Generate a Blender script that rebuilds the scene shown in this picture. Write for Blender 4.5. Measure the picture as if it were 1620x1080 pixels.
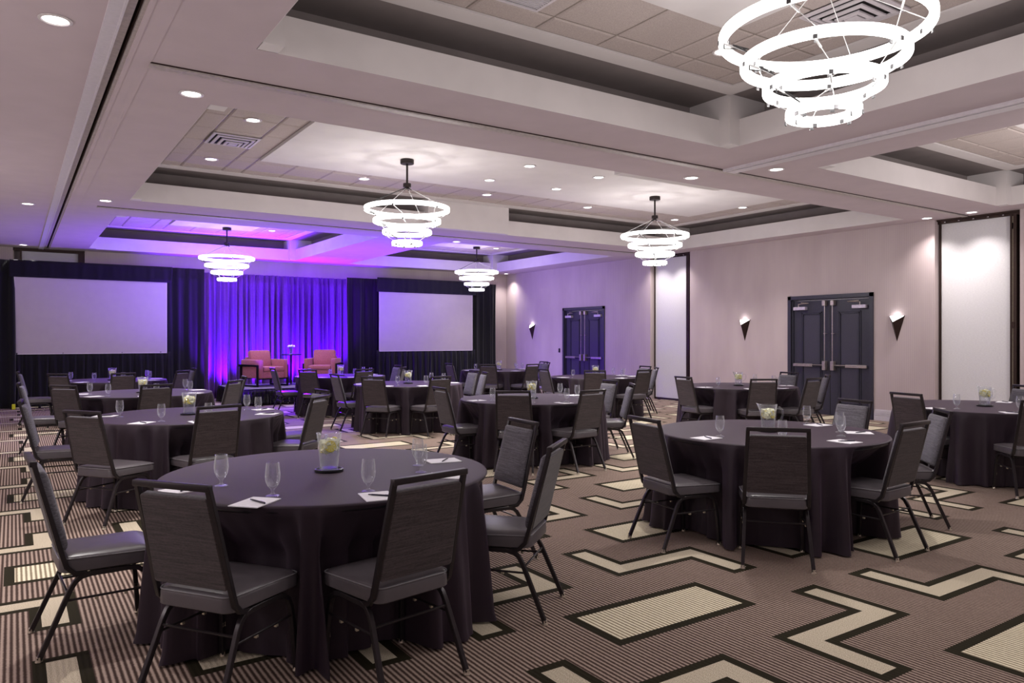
import bpy, bmesh, math, random
from mathutils import Vector, Matrix

# ------------------------------------------------------------------ camera, world, exposure
scene = bpy.context.scene
for o in list(bpy.data.objects):
    bpy.data.objects.remove(o)
C = scene.collection
PI = math.pi

cam_data = bpy.data.cameras.new('camera')
cam_data.sensor_fit = 'HORIZONTAL'
cam_data.sensor_width = 36.0
cam_data.lens = 1178.42 / 1620 * 36
cam_data.shift_y = -4.53 / 1620
cam_data.clip_start = 0.05
cam = bpy.data.objects.new('camera', cam_data)
C.objects.link(cam)
cam.location = (0, 0, 1.527)
cam.rotation_euler = (PI / 2, 0, -0.5903)
scene.camera = cam

world = bpy.data.worlds.new('world')
scene.world = world
world.use_nodes = True
world.node_tree.nodes['Background'].inputs[0].default_value = (1.0, 0.84, 0.91, 1)
world.node_tree.nodes['Background'].inputs[1].default_value = 1.0
# ambient term of the renderer: soft light, occluded in coves and under tables
scene.cycles.use_fast_gi = True
scene.cycles.fast_gi_method = 'ADD'
world.light_settings.ao_factor = 0.19
world.light_settings.distance = 2.6

vs = scene.view_settings
vs.view_transform = 'Standard'
vs.look = 'None'
vs.gamma = 1
vs.use_curve_mapping = False
vs.exposure = 0.38
scene.cycles.use_denoising = True
scene.cycles.max_bounces = 8
scene.cycles.transparent_max_bounces = 24
scene.cycles.sample_clamp_indirect = 6

RING_STRENGTH = 2.6
DOWN_POWER = 185.0
PURPLE = (0.14, 0.0, 1.0)


def spot(loc, target, power, angle, color=(1, 0.96, 0.92), blend=0.7, size=0.05):
    l = bpy.data.lights.new('lamp_light', 'SPOT')
    l.energy = power
    l.color = color
    l.spot_size = math.radians(angle)
    l.spot_blend = blend
    l.shadow_soft_size = size
    o = bpy.data.objects.new('lamp_light', l)
    C.objects.link(o)
    o.location = loc
    d = Vector(target) - Vector(loc)
    o.rotation_euler = d.to_track_quat('-Z', 'Y').to_euler()
    return o


# violet stage wash: LED cans on the floor behind the stage
for x in (4.35, 5.25, 6.2, 7.1):
    spot((x, 19.42, 0.06), (x, 19.86, 2.0), 1500, 74, PURPLE, 0.9, 0.08)
for x in (4.1, 5.9, 7.85):  # unseen uplights before the stage, added to spread violet over the ceiling
    spot((x, 17.05, 0.08), (x, 17.5, 4.0), 950, 140, PURPLE, 0.9, 0.08)
# unseen lamps added left of the frame to brighten the soffit there
for y in (4.5, 11.0):
    _l = bpy.data.lights.new('lamp_light', 'POINT')
    _l.energy = 75
    _l.color = (1, .96, .96)
    _l.shadow_soft_size = .3
    _o = bpy.data.objects.new('lamp_light', _l)
    _o.location = (-2.3, y, 2.4)
    C.objects.link(_o)
spot((5.4, 19.0, 3.45), (4.9, 14.6, 0), 3800, 44, PURPLE, 1.0, 0.1)  # unseen violet spots added from here to tint floor, tables and side wall
spot((4.6, 19.0, 3.45), (2.2, 15.0, 0), 2200, 42, PURPLE, 1.0, 0.1)
spot((7.4, 19.2, 0.45), (13.4, 17.4, 1.7), 800, 75, PURPLE, 1.0, 0.1)
# and a row clipped behind the drape washing the wall above it
for x in (3.3, 4.4, 5.4, 6.4, 7.4, 8.4):
    spot((x, 20.1, 1.7), (x, 20.4, 3.3), 240, 60, PURPLE, 0.9, 0.03)


# ------------------------------------------------------------------ materials
def lin(c):
    return tuple((v / 255 / 12.92) if v / 255 <= 0.04045 else ((v / 255 + 0.055) / 1.055) ** 2.4 for v in c) + (1,)


class NT:
    def __init__(s, name):
        s.m = bpy.data.materials.new(name)
        s.m.use_nodes = True
        s.t = s.m.node_tree
        s.b = s.t.nodes['Principled BSDF']

    def n(s, typ, **kw):
        nd = s.t.nodes.new(typ)
        for k, v in kw.items():
            setattr(nd, k, v)
        return nd

    def l(s, a, b):
        s.t.links.new(a, b)

    def math(s, op, *a):
        nd = s.n('ShaderNodeMath', operation=op)
        for i, v in enumerate(a):
            if isinstance(v, (int, float)):
                nd.inputs[i].default_value = v
            else:
                s.l(v, nd.inputs[i])
        return nd.outputs[0]

    def mix(s, f, a, b):
        nd = s.n('ShaderNodeMix', data_type='RGBA')
        for sock, v in ((nd.inputs[0], f), (nd.inputs[6], a), (nd.inputs[7], b)):
            if isinstance(v, (int, float)):
                sock.default_value = v
            elif isinstance(v, tuple):
                sock.default_value = v
            else:
                s.l(v, sock)
        return nd.outputs[2]

    def coords(s, which='Object', scale=(1, 1, 1)):
        tc = s.n('ShaderNodeTexCoord')
        mp = s.n('ShaderNodeMapping')
        mp.inputs['Scale'].default_value = scale
        s.l(tc.outputs[which], mp.inputs[0])
        return mp.outputs[0]

    def noise(s, vec, scale, detail=2, rough=0.5):
        nd = s.n('ShaderNodeTexNoise')
        nd.inputs['Scale'].default_value = scale
        nd.inputs['Detail'].default_value = detail
        nd.inputs['Roughness'].default_value = rough
        s.l(vec, nd.inputs['Vector'])
        return nd.outputs[0]

    def ramp(s, f, stops):
        nd = s.n('ShaderNodeValToRGB')
        el = nd.color_ramp.elements
        el[0].position, el[0].color = stops[0]
        el[1].position, el[1].color = stops[-1]
        for p, c in stops[1:-1]:
            e = el.new(p)
            e.color = c
        s.l(f, nd.inputs[0])
        return nd.outputs[0]

    def bump(s, h, strength=0.2, dist=0.01):
        nd = s.n('ShaderNodeBump')
        nd.inputs['Strength'].default_value = strength
        nd.inputs['Distance'].default_value = dist
        s.l(h, nd.inputs['Height'])
        s.l(nd.outputs[0], s.b.inputs['Normal'])

    def base(s, c):
        if isinstance(c, tuple):
            s.b.inputs['Base Color'].default_value = c
        else:
            s.l(c, s.b.inputs['Base Color'])

    def set(s, **kw):
        for k, v in kw.items():
            s.b.inputs[k.replace('_', ' ')].default_value = v
        return s


def plain(name, c, rough=0.6, metal=0.0, noise_amt=0.06, scale=30.0, **kw):
    t = NT(name)
    v = t.coords()
    f = t.noise(v, scale, 3)
    c1 = lin([max(0, x * (1 - noise_amt)) for x in c])
    c2 = lin([min(255, x * (1 + noise_amt)) for x in c])
    t.base(t.ramp(f, [(0.3, c1), (0.7, c2)]))
    t.set(Roughness=rough, Metallic=metal, **kw)
    return t.m


def mat_weave(name, ca, cb, sx=6, sz=160, rough=0.75):
    t = NT(name)
    f = t.noise(t.coords('Object', (sx, 40, sz)), 1.0, 3, 0.6)
    g = t.noise(t.coords('Object', (sx * 12, 80, sz * 1.4)), 1.0, 2, 0.5)
    h = t.math('ADD', t.math('MULTIPLY', f, 0.65), t.math('MULTIPLY', g, 0.35))
    t.base(t.ramp(h, [(0.36, lin(ca)), (0.64, lin(cb))]))
    t.set(Roughness=rough)
    t.b.inputs['Sheen Weight'].default_value = 0.15
    t.bump(h, 0.25, 0.004)
    return t.m


def mat_wall():
    t = NT('wallcovering')
    tc = t.n('ShaderNodeTexCoord')
    sep = t.n('ShaderNodeSeparateXYZ')
    t.l(tc.outputs['Object'], sep.inputs[0])
    a = t.math('ADD', sep.outputs[0], sep.outputs[1])
    s1 = t.math('SINE', t.math('MULTIPLY', a, 2 * PI / 0.034))
    f = t.noise(t.coords('Object', (2.2, 2.2, 0.7)), 1.0, 3)
    k = t.math('ADD', t.math('MULTIPLY', s1, 0.22), f)
    t.base(t.ramp(k, [(0.15, lin((166, 149, 150))), (0.85, lin((184, 168, 168)))]))
    t.set(Roughness=0.62)
    t.bump(s1, 0.08, 0.003)
    return t.m


def mat_panel():
    t = NT('panel_fabric')
    f = t.noise(t.coords('Object', (8, 30, 90)), 1.0, 4, 0.7)
    t.base(t.ramp(f, [(0.3, lin((192, 187, 190))), (0.7, lin((206, 202, 204)))]))
    t.set(Roughness=0.7)
    t.bump(f, 0.2, 0.004)
    return t.m


def mat_tile():
    t = NT('acoustic_tile')
    f = t.noise(t.coords('Object', (1, 1, 1)), 220.0, 2, 0.7)
    t.base(t.ramp(f, [(0.35, lin((160, 146, 142))), (0.62, lin((188, 174, 170)))]))
    t.set(Roughness=0.9)
    t.bump(f, 0.25, 0.003)
    return t.m


def mat_carpet():
    t = NT('carpet_pattern')
    x0, y0, Px, Py = 3.0322, 3.0113, 2.5537, 2.7775
    rw, rh, zc, zw, bar, zy, zl = 1.055, 0.4705, 0.6511, 0.9099, 0.2334, 0.6966, 0.4893
    tc = t.n('ShaderNodeTexCoord')
    sep = t.n('ShaderNodeSeparateXYZ')
    t.l(tc.outputs['Object'], sep.inputs[0])
    X, Y = sep.outputs[0], sep.outputs[1]

    def rect(ax, bx, ay, by):
        cx, cy, hx, hy = (ax + bx) / 2, (ay + by) / 2, (bx - ax) / 2, (by - ay) / 2
        u = t.math('ABSOLUTE', t.math('WRAP', t.math('SUBTRACT', X, cx), Px / 2, -Px / 2))
        v = t.math('ABSOLUTE', t.math('WRAP', t.math('SUBTRACT', Y, cy), Py / 2, -Py / 2))
        return t.math('MAXIMUM', t.math('SUBTRACT', u, hx), t.math('SUBTRACT', v, hy))

    def minall(ds):
        r = ds[0]
        for d in ds[1:]:
            r = t.math('MINIMUM', r, d)
        return r
    R, Z = [], []
    w, b = zw / 2, bar
    for k in (0, 1):
        ox, oy = x0 + k * Px / 2, y0 + k * Py / 2
        R.append(rect(ox - rw / 2, ox + rw / 2, oy - rh / 2, oy + rh / 2))
        for m in (1, -1):
            px, py = ox + zc, oy + m * zy
            for (ax, bx, ay, by) in ((-w, -w + b, -b / 2, zl), (-w, w, -b / 2, b / 2), (w - b, w, -zl, b / 2)):
                q = sorted((m * ay, m * by))
                Z.append(rect(px + ax, px + bx, py + q[0], py + q[1]))
    dR, dZ = minall(R), minall(Z)
    border = t.math('LESS_THAN', t.math('MINIMUM', dR, dZ), 0.0)
    inR = t.math('LESS_THAN', dR, -0.058)
    inZ = t.math('LESS_THAN', dZ, -0.054)
    vec = t.coords('Object', (1, 1, 1))
    wob = t.math('MULTIPLY', t.math('SUBTRACT', t.noise(vec, 60.0, 2), 0.5), 0.006)
    rib = t.math('SINE', t.math('MULTIPLY', t.math('ADD', X, wob), 2 * PI / 0.0262))
    rib01 = t.math('MULTIPLY_ADD', rib, 0.5, 0.5)
    speck = t.noise(vec, 260.0, 2, 0.7)
    tuft = t.noise(vec, 130.0, 2, 0.6)
    wear = t.noise(vec, 0.9, 3, 0.5)
    ribcol = t.ramp(rib01, [(0.12, lin((64, 50, 45))), (0.5, lin((113, 95, 87))), (0.88, lin((160, 141, 130)))])
    ribbeige = t.ramp(rib01, [(0.15, lin((132, 119, 99))), (0.75, lin((220, 209, 184)))])
    beige = t.ramp(speck, [(0.3, lin((126, 113, 98))), (0.52, lin((186, 173, 152))), (0.7, lin((222, 212, 192)))])
    c = t.mix(border, ribcol, lin((40, 36, 26)))
    c = t.mix(inR, c, ribbeige)
    c = t.mix(inZ, c, beige)
    k = t.math('ADD', t.math('MULTIPLY', tuft, 0.5), t.math('ADD', t.math('MULTIPLY', wear, 0.35), 0.6))
    mul = t.n('ShaderNodeVectorMath', operation='SCALE')
    t.l(c, mul.inputs[0])
    t.l(k, mul.inputs[3])
    t.l(mul.outputs[0], t.b.inputs['Base Color'])
    t.set(Roughness=0.95)
    t.b.inputs['Specular IOR Level'].default_value = 0.1
    t.bump(t.math('ADD', t.math('MULTIPLY', rib01, 0.7), t.math('MULTIPLY', speck, 0.6)), 0.35, 0.006)
    return t.m


def mat_emit(name, col, strength):
    t = NT(name)
    t.base(lin((235, 235, 232)))
    t.b.inputs['Emission Color'].default_value = col
    t.b.inputs['Emission Strength'].default_value = strength
    f = t.noise(t.coords(), 4.0, 2)
    r = t.ramp(f, [(0.3, tuple(v * 0.96 for v in col[:3]) + (1,)), (0.7, col)])
    t.l(r, t.b.inputs['Emission Color'])
    return t.m


def mat_glass(name, tint=(0.975, 0.98, 0.985, 1), refl=0.85, edge_white=0.55, power=2.0):
    t = NT(name)
    tr = t.n('ShaderNodeBsdfTransparent')
    tr.inputs[0].default_value = tint
    gl = t.n('ShaderNodeBsdfGlossy')
    gl.inputs['Roughness'].default_value = 0.03
    gl.inputs['Color'].default_value = (0.95, 0.96, 1, 1)
    lw = t.n('ShaderNodeLayerWeight')
    lw.inputs[0].default_value = 0.32
    mx = t.n('ShaderNodeMixShader')
    f = t.math('MULTIPLY_ADD', t.math('POWER', lw.outputs['Facing'], power), refl, 0.06)
    t.l(f, mx.inputs[0])
    t.l(tr.outputs[0], mx.inputs[1])
    di = t.n('ShaderNodeBsdfTranslucent')  # translucent white at the edges stands in for refracted light
    di.inputs[0].default_value = (0.9, 0.92, 0.93, 1)
    m2 = t.n('ShaderNodeMixShader')
    m2.inputs[0].default_value = edge_white
    t.l(gl.outputs[0], m2.inputs[1])
    t.l(di.outputs[0], m2.inputs[2])
    t.l(m2.outputs[0], mx.inputs[2])
    t.l(mx.outputs[0], t.t.nodes['Material Output'].inputs[0])
    t.m.blend_method = 'BLEND' if hasattr(t.m, 'blend_method') else 'OPAQUE'
    return t.m


def mat_cloth():
    t = NT('black_tablecloth')
    f = t.noise(t.coords('Object', (1, 1, 1)), 350.0, 2)
    g = t.noise(t.coords('Object', (1, 1, 1)), 2.2, 3)
    t.base(t.ramp(g, [(0.3, lin((36, 26, 35))), (0.7, lin((44, 33, 43)))]))
    t.set(Roughness=0.6)
    t.b.inputs['Specular IOR Level'].default_value = 0.4
    t.b.inputs['Sheen Weight'].default_value = 0.14
    t.b.inputs['Sheen Tint'].default_value = lin((190, 160, 190))
    t.b.inputs['Sheen Roughness'].default_value = 0.4
    t.bump(t.math('ADD', t.math('MULTIPLY', f, 0.2), g), 0.12, 0.01)
    return t.m


def mat_lemon():
    t = NT('lemon_flesh')
    tc = t.n('ShaderNodeTexCoord')
    g = t.n('ShaderNodeTexGradient', gradient_type='RADIAL')
    t.l(tc.outputs['Object'], g.inputs[0])
    s = t.math('ABSOLUTE', t.math('SINE', t.math('MULTIPLY', g.outputs[0], PI * 9)))
    t.base(t.ramp(s, [(0.1, lin((246, 244, 205))), (0.5, lin((236, 218, 92)))]))
    t.set(Roughness=0.35)
    return t.m


M = dict(
    plaster=plain('ceiling_plaster', (182, 165, 170), 0.85, 0, 0.015, 3),  # carpet's reflected colour put into a pinker, darker base
    plaster_lit=plain('lit_plaster', (206, 198, 198), 0.8, 0, 0.015, 3),  # fascia, border, panel: same plaster with light put into a whiter base
    cove=plain('cove_shade', (130, 120, 119), 0.9, 0, 0.03, 3),  # cove kept darker: its shade put into the colour
    tile=mat_tile(),
    grid=plain('grid_metal', (140, 129, 122), 0.5, 0.2),
    track=plain('track_metal', (172, 160, 157), 0.5, 0.1),
    rail_white=plain('white_rail', (203, 194, 200), 0.45, 0.1, 0.02),
    dark_slot=plain('dark_slot', (40, 22, 20), 0.8),
    wall=mat_wall(), panel=mat_panel(), carpet=mat_carpet(),
    trim=plain('skirting_paint', (192, 184, 190), 0.4, 0, 0.02),
    dark_metal=plain('bronze_frame', (58, 44, 40), 0.4, 0.7),
    beige_trim=plain('beige_trim', (158, 146, 128), 0.5),
    door=plain('door_paint', (48, 46, 58), 0.42, 0, 0.08, 60),
    door_panel=plain('door_panel_paint', (54, 51, 64), 0.5, 0, 0.10, 90),
    brushed=plain('brushed_steel', (200, 188, 184), 0.32, 0.85),
    closer=plain('closer_cover', (192, 180, 196), 0.4, 0.3),
    rubber=plain('black_plastic', (18, 17, 18), 0.5),
    black_drape=plain('black_velour', (9, 8, 13), 0.95, 0, 0.2, 60, Sheen_Weight=0.12),
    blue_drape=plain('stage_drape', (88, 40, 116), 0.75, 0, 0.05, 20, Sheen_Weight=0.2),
    screen=plain('screen_vinyl', (172, 160, 166), 0.7, 0, 0.01, 5),
    cloth=mat_cloth(),
    frame=plain('chair_frame', (48, 43, 46), 0.36, 0.5, 0.05),
    seat=plain('seat_vinyl', (80, 74, 78), 0.33, 0, 0.04, 14),
    back_front=mat_weave('back_weave_grey', (56, 52, 58), (102, 97, 105)),
    back_rear=mat_weave('back_weave_brown', (36, 29, 31), (72, 61, 64)),
    piping=plain('seat_piping', (112, 108, 112), 0.4),
    glide=plain('nickel_glide', (205, 196, 178), 0.3, 0.8),
    glass=mat_glass('clear_glass', refl=0.95),
    goblet=mat_glass('crystal', refl=0.9, edge_white=0.45, power=1.7),
    water=mat_glass('water', (0.95, 0.96, 0.975, 1), 0.3, 0.5),
    ice=plain('ice', (240, 238, 206), 0.2, 0, 0.06, 60, Alpha=0.92),
    lemon=mat_lemon(),
    lemon_rind=plain('lemon_rind', (226, 204, 60), 0.4),
    paper=plain('note_paper', (226, 222, 228), 0.7, 0, 0.02),
    pen=plain('pen_plastic', (32, 30, 48), 0.3),
    coaster=plain('coaster_rubber', (14, 13, 18), 0.3),
    coral=mat_weave('coral_upholstery', (140, 76, 84), (182, 106, 110), 60, 60, 0.8),  # coral turned pinker: violet stage light put into the colour
    black_steel=plain('black_steel', (22, 21, 24), 0.4, 0.6),
    stage_top=plain('stage_carpet', (112, 106, 112), 0.9, 0, 0.1, 40),
    skirt=plain('black_satin', (9, 8, 11), 0.22, 0, 0.1, 20),
    black_table=plain('black_laminate', (20, 18, 24), 0.3),
    ring=mat_emit('lit_acrylic', (1.0, 0.985, 0.96, 1), RING_STRENGTH),
    lens=mat_emit('lamp_lens', (1.0, 0.98, 0.97, 1), 5.0),
    sconce_lens=mat_emit('sconce_diffuser', (1.0, 0.98, 0.96, 1), 9.0),
    can_trim=plain('lamp_trim', (214, 206, 206), 0.35, 0.2),
    chrome=plain('chrome', (210, 210, 214), 0.15, 0.95, 0.01),
    wire=plain('steel_wire', (196, 194, 194), 0.35, 0.7),
    black_cable=plain('black_cable', (26, 24, 25), 0.5),
    fixture=plain('fixture_bronze', (50, 43, 42), 0.4, 0.6),
    sconce=plain('sconce_metal', (62, 48, 46), 0.35, 0.7),
    clip=plain('clip_metal', (92, 90, 92), 0.35, 0.6),
    petal=plain('tulip_petal', (240, 238, 232), 0.5),
    leaf=plain('tulip_leaf', (64, 120, 70), 0.5),
    yellow=plain('yellow_plastic', (206, 204, 40), 0.5),
)


# ------------------------------------------------------------------ mesh builder
class MB:
    def __init__(s):
        s.v, s.f = [], []

    def add(s, vs_, fs):
        o = len(s.v)
        s.v += [tuple(p) for p in vs_]
        s.f += [tuple(i + o for i in f) for f in fs]
        return s

    def box(s, x0, x1, y0, y1, z0, z1):
        return s.add([(x0, y0, z0), (x1, y0, z0), (x1, y1, z0), (x0, y1, z0), (x0, y0, z1), (x1, y0, z1), (x1, y1, z1), (x0, y1, z1)],
                     [(0, 3, 2, 1), (4, 5, 6, 7), (0, 1, 5, 4), (1, 2, 6, 5), (2, 3, 7, 6), (3, 0, 4, 7)])

    def bbox(s, x0, x1, y0, y1, z0, z1, b):
        """box with chamfered edges"""
        bm = bmesh.new()
        bmesh.ops.create_cube(bm, size=1)
        for v in bm.verts:
            v.co = Vector(((x0 + x1) / 2 + v.co.x * (x1 - x0), (y0 + y1) / 2 + v.co.y * (y1 - y0), (z0 + z1) / 2 + v.co.z * (z1 - z0)))
        bmesh.ops.bevel(bm, geom=bm.edges[:], offset=b, segments=2, affect='EDGES', profile=0.5)
        bm.verts.index_update()
        s.add([v.co[:] for v in bm.verts], [[v.index for v in f.verts] for f in bm.faces])
        bm.free()
        return s

    def tube(s, path, rx, ry=None, n=8, cap=True, square=False, up=None):
        ry = ry or rx
        P = [Vector(p) for p in path]
        T = []
        for i in range(len(P)):
            a = (P[i] - P[i - 1]).normalized() if i else None
            b = (P[i + 1] - P[i]).normalized() if i < len(P) - 1 else None
            T.append(((a or b) + (b or a)).normalized())
        u = Vector(up) if up else (Vector((0, 0, 1)) if abs(T[0].z) < 0.9 else Vector((1, 0, 0)))
        u = (u - T[0] * u.dot(T[0])).normalized()
        rings = []
        if square:
            c = 0.78
            prof = [(1, -c), (1, c), (c, 1), (-c, 1), (-1, c), (-1, -c), (-c, -1), (c, -1)]
        else:
            prof = [(math.cos(2 * PI * k / n), math.sin(2 * PI * k / n)) for k in range(n)]
        n = len(prof)
        vs_ = []
        for i, p in enumerate(P):
            u = (u - T[i] * u.dot(T[i])).normalized()
            w = T[i].cross(u)
            sc = 1.0
            if 0 < i < len(P) - 1:
                a = (P[i] - P[i - 1]).normalized()
                sc = 1 / max(0.5, a.dot(T[i]))
            for (a_, b_) in prof:
                vs_.append(p + u * (a_ * rx * (sc if square and up is None else 1)) + w * (b_ * ry))
        fs = []
        for i in range(len(P) - 1):
            for k in range(n):
                fs.append((i * n + k, i * n + (k + 1) % n, (i + 1) * n + (k + 1) % n, (i + 1) * n + k))
        if cap:
            fs.append(tuple(reversed(range(n))))
            fs.append(tuple((len(P) - 1) * n + k for k in range(n)))
        return s.add(vs_, fs)

    def lathe(s, prof, n=24, cx=0, cy=0, cap0=True, cap1=True):
        vs_, fs = [], []
        for r, z in prof:
            for k in range(n):
                a = 2 * PI * k / n
                vs_.append((cx + r * math.cos(a), cy + r * math.sin(a), z))
        for i in range(len(prof) - 1):
            for k in range(n):
                fs.append((i * n + k, i * n + (k + 1) % n, (i + 1) * n + (k + 1) % n, (i + 1) * n + k))
        if cap0:
            fs.append(tuple(reversed(range(n))))
        if cap1:
            fs.append(tuple((len(prof) - 1) * n + k for k in range(n)))
        return s.add(vs_, fs)

    def loft(s, loops, cap0=True, cap1=True):
        n = len(loops[0])
        vs_ = [p for lp in loops for p in lp]
        fs = []
        for i in range(len(loops) - 1):
            for k in range(n):
                fs.append((i * n + k, i * n + (k + 1) % n, (i + 1) * n + (k + 1) % n, (i + 1) * n + k))
        if cap0:
            fs.append(tuple(reversed(range(n))))
        if cap1:
            fs.append(tuple((len(loops) - 1) * n + k for k in range(n)))
        return s.add(vs_, fs)

    def xf(s, mat):
        s.v = [tuple(mat @ Vector(p)) for p in s.v]
        return s

    def mesh(s, name, mat, smooth=None):
        me = bpy.data.meshes.new(name)
        me.from_pydata(s.v, [], s.f)
        me.validate()
        bm = bmesh.new()
        bm.from_mesh(me)
        bmesh.ops.recalc_face_normals(bm, faces=bm.faces[:])
        bm.to_mesh(me)
        bm.free()
        me.materials.append(mat)
        if smooth is not None:
            me.polygons.foreach_set('use_smooth', [True] * len(me.polygons))
            if smooth < 180 and hasattr(me, 'set_sharp_from_angle'):
                me.set_sharp_from_angle(angle=math.radians(smooth))
        me.update()
        return me

    def build(s, name, mat, parent=None, loc=None, rz=0, smooth=None):
        o = bpy.data.objects.new(name, s.mesh(name, mat, smooth))
        C.objects.link(o)
        if parent:
            o.parent = parent
        if loc:
            o.location = loc
        o.rotation_euler[2] = rz
        return o


def tag(o, label=None, cat=None, group=None, kind=None):
    if label:
        o['label'] = label
    if cat:
        o['category'] = cat
    if group:
        o['group'] = group
    if kind:
        o['kind'] = kind
    return o


def empty(name, loc, rz=0):
    o = bpy.data.objects.new(name, None)
    C.objects.link(o)
    o.empty_display_size = 0.1
    o.location = loc
    o.rotation_euler[2] = rz
    return o


KIDS = {}


def copy_tree(o, parent=None):
    c = o.copy()
    C.objects.link(c)
    if parent:
        c.parent = parent
    for ch in [x for x in o.children]:
        copy_tree(ch, c)
    return c


def structure(o):
    o['kind'] = 'structure'
    return o


def rrect(hx, hy, r, n=6, ty=None):
    """rounded rectangle outline; ty scales x at low y (taper)"""
    pts = []
    for cx, cy, a0 in ((hx - r, hy - r, 0), (-hx + r, hy - r, 90), (-hx + r, -hy + r, 180), (hx - r, -hy + r, 270)):
        for k in range(n + 1):
            a = math.radians(a0 + 90 * k / n)
            pts.append((cx + r * math.cos(a), cy + r * math.sin(a)))
    if ty:
        pts = [(x * (1 + ty * (y / hy)), y) for x, y in pts]
    return pts


def scaled(pts, d, hx, hy):
    return [(x * (1 - d / hx), y * (1 - d / hy)) for x, y in pts]


# ------------------------------------------------------------------ room shell
XL, XR, YN, YF = -3.2, 13.44, -2.6, 20.4
ZC, ZF, ZU = 3.61, 3.90, 4.15          # soffit underside, fascia top, upper ceiling

fl = MB().box(XL - .2, XR + 1.2, YN - .2, YF + .9, -0.1, 0.0).build('floor', M['carpet'])
structure(fl)

# right wall with two panel pockets (Y 5.5..6.78 and 12.45..13.75) and two door openings
D1 = (7.845, 9.70, 2.40)
D2 = (15.50, 17.36, 2.42)
PK1 = (5.40, 6.78)
PK2 = (12.42, 13.80)
wr = MB()


def wall_y(y0, y1, z0=0, z1=ZC + .7):
    wr.box(XR, XR + 0.35, y0, y1, z0, z1)


wall_y(YN, PK1[0])
wall_y(PK1[1], D1[0])
wall_y(D1[0], D1[1], D1[2])
wall_y(D1[1], PK2[0])
wall_y(PK2[1], D2[0])
wall_y(D2[0], D2[1], D2[2])
wall_y(D2[1], YF + .4)
for a, b in (PK1, PK2):
    wall_y(a, b, ZC)
    wr.box(XR + 0.30, XR + 0.36, a - .05, b + .05, 0, ZC)
wall_right = structure(wr.build('wall_right', M['wall']))

# far wall with one pocket above the drapes
wf = MB()
PKF = (0.0, 1.42)
wf.box(XL, PKF[0], YF, YF + .35, 0, ZC + .7)
wf.box(PKF[1], XR + .35, YF, YF + .35, 0, ZC + .7)
wf.box(PKF[0], PKF[1], YF + .3, YF + .36, 0, ZC + .02)
wf.box(PKF[0], PKF[1], YF, YF + .35, ZC, ZC + .7)
wall_far = structure(wf.build('wall_far', M['wall']))
wall_left = structure(MB().box(XL - .2, XL, YN, YF + .4, 0, ZC + .7).build('wall_left', M['wall']))
wall_near = structure(MB().box(XL - .2, XR + .35, YN - .2, YN, 0, ZC + .7).build('wall_near', M['wall']))


# pocket panels: folding-wall leaves parked in the recesses
def pocket(n, y0, y1, x):
    e = empty('folding_wall_panel', (x, 0, 0))
    w0, w1 = y0 + .16, y1 - .10
    MB().bbox(0.13, 0.20, w0, w1, 0.05, ZC - .075, .004).build('panel_face', M['panel'], e)
    MB().box(0.125, 0.21, w0, w1, 0.0, 0.05).build('bottom_seal', M['dark_metal'], e)
    MB().box(0.10, 0.24, w0 - .14, w1 + .09, ZC - .075, ZC - .03).box(0.06, 0.26, w0 - .14, w1 + .09, ZC - .03, ZC - .001).build('head_track', M['dark_metal'], e)
    MB().box(0.12, 0.21, w1, w1 + .03, 0, ZC - .075).build('edge_stile', M['dark_metal'], e)
    MB().box(0.04, 0.16, w0 - .028, w0, 0, ZC - .075).build('edge_stile', M['dark_metal'], e)
    MB().box(0.03, 0.20, w0 - .10, w0 - .05, 0, ZC - .075).build('edge_stile', M['dark_metal'], e)
    MB().box(0.05, 0.2, w0 - .048, w0 - .03, 0, 1.70).box(0.05, 0.2, w0 - .048, w0 - .03, 1.80, ZC - .30).box(0.05, 0.2, w0 - .048, w0 - .03, ZC - .2, ZC - .09).build('seal_strip', M['beige_trim'], e)
    MB().bbox(0.02, 0.06, w0 - .07, w0 - .02, 1.70, 1.80, .004).build('hinge', M['dark_metal'], e)
    for i in range(5):
        MB().bbox(0.07, 0.1, w0 + .1 + i * (w1 - w0 - .2) / 4, w0 + .13 + i * (w1 - w0 - .2) / 4, ZC - .062, ZC - .045, .003).build('bolt', M['chrome'], e)
    return e


tag(pocket(1, *PK1, XR), 'folding wall panel in pale fabric parked right of the nearer double door', 'wall panel', 'parked folding wall panels')
tag(pocket(2, *PK2, XR), 'folding wall panel in pale fabric parked between the two double doors', 'wall panel', 'parked folding wall panels')
# painted reveals of the recesses
for i, (a, b) in enumerate((PK1, PK2)):
    structure(MB().box(XR - .004, XR + .30, b - .05, b, 0, ZC - .002).build('trim_%d' % (i + 1), M['wall']))
pf = empty('folding_wall_panel', (0, YF, 0))
MB().box(0.17, 1.29, 0.10, 0.16, 0.05, ZC - .07).build('panel_face', M['panel'], pf)
MB().box(0.0, 1.42, 0.06, 0.2, ZC - .07, ZC - .001).build('head_track', M['dark_metal'], pf)
MB().box(1.29, 1.42, 0.03, 0.2, 0, ZC - .07).build('edge_stile', M['dark_metal'], pf)
MB().box(0.13, 0.17, 0.05, 0.2, 0, ZC - .07).build('edge_stile', M['dark_metal'], pf)
MB().box(0.0, 0.02, 0.02, 0.2, 0, ZC - .07).build('edge_stile', M['beige_trim'], pf)
tag(pf, 'folding wall panel showing just above the black drape on the far wall', 'wall panel', 'parked folding wall panels')

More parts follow.
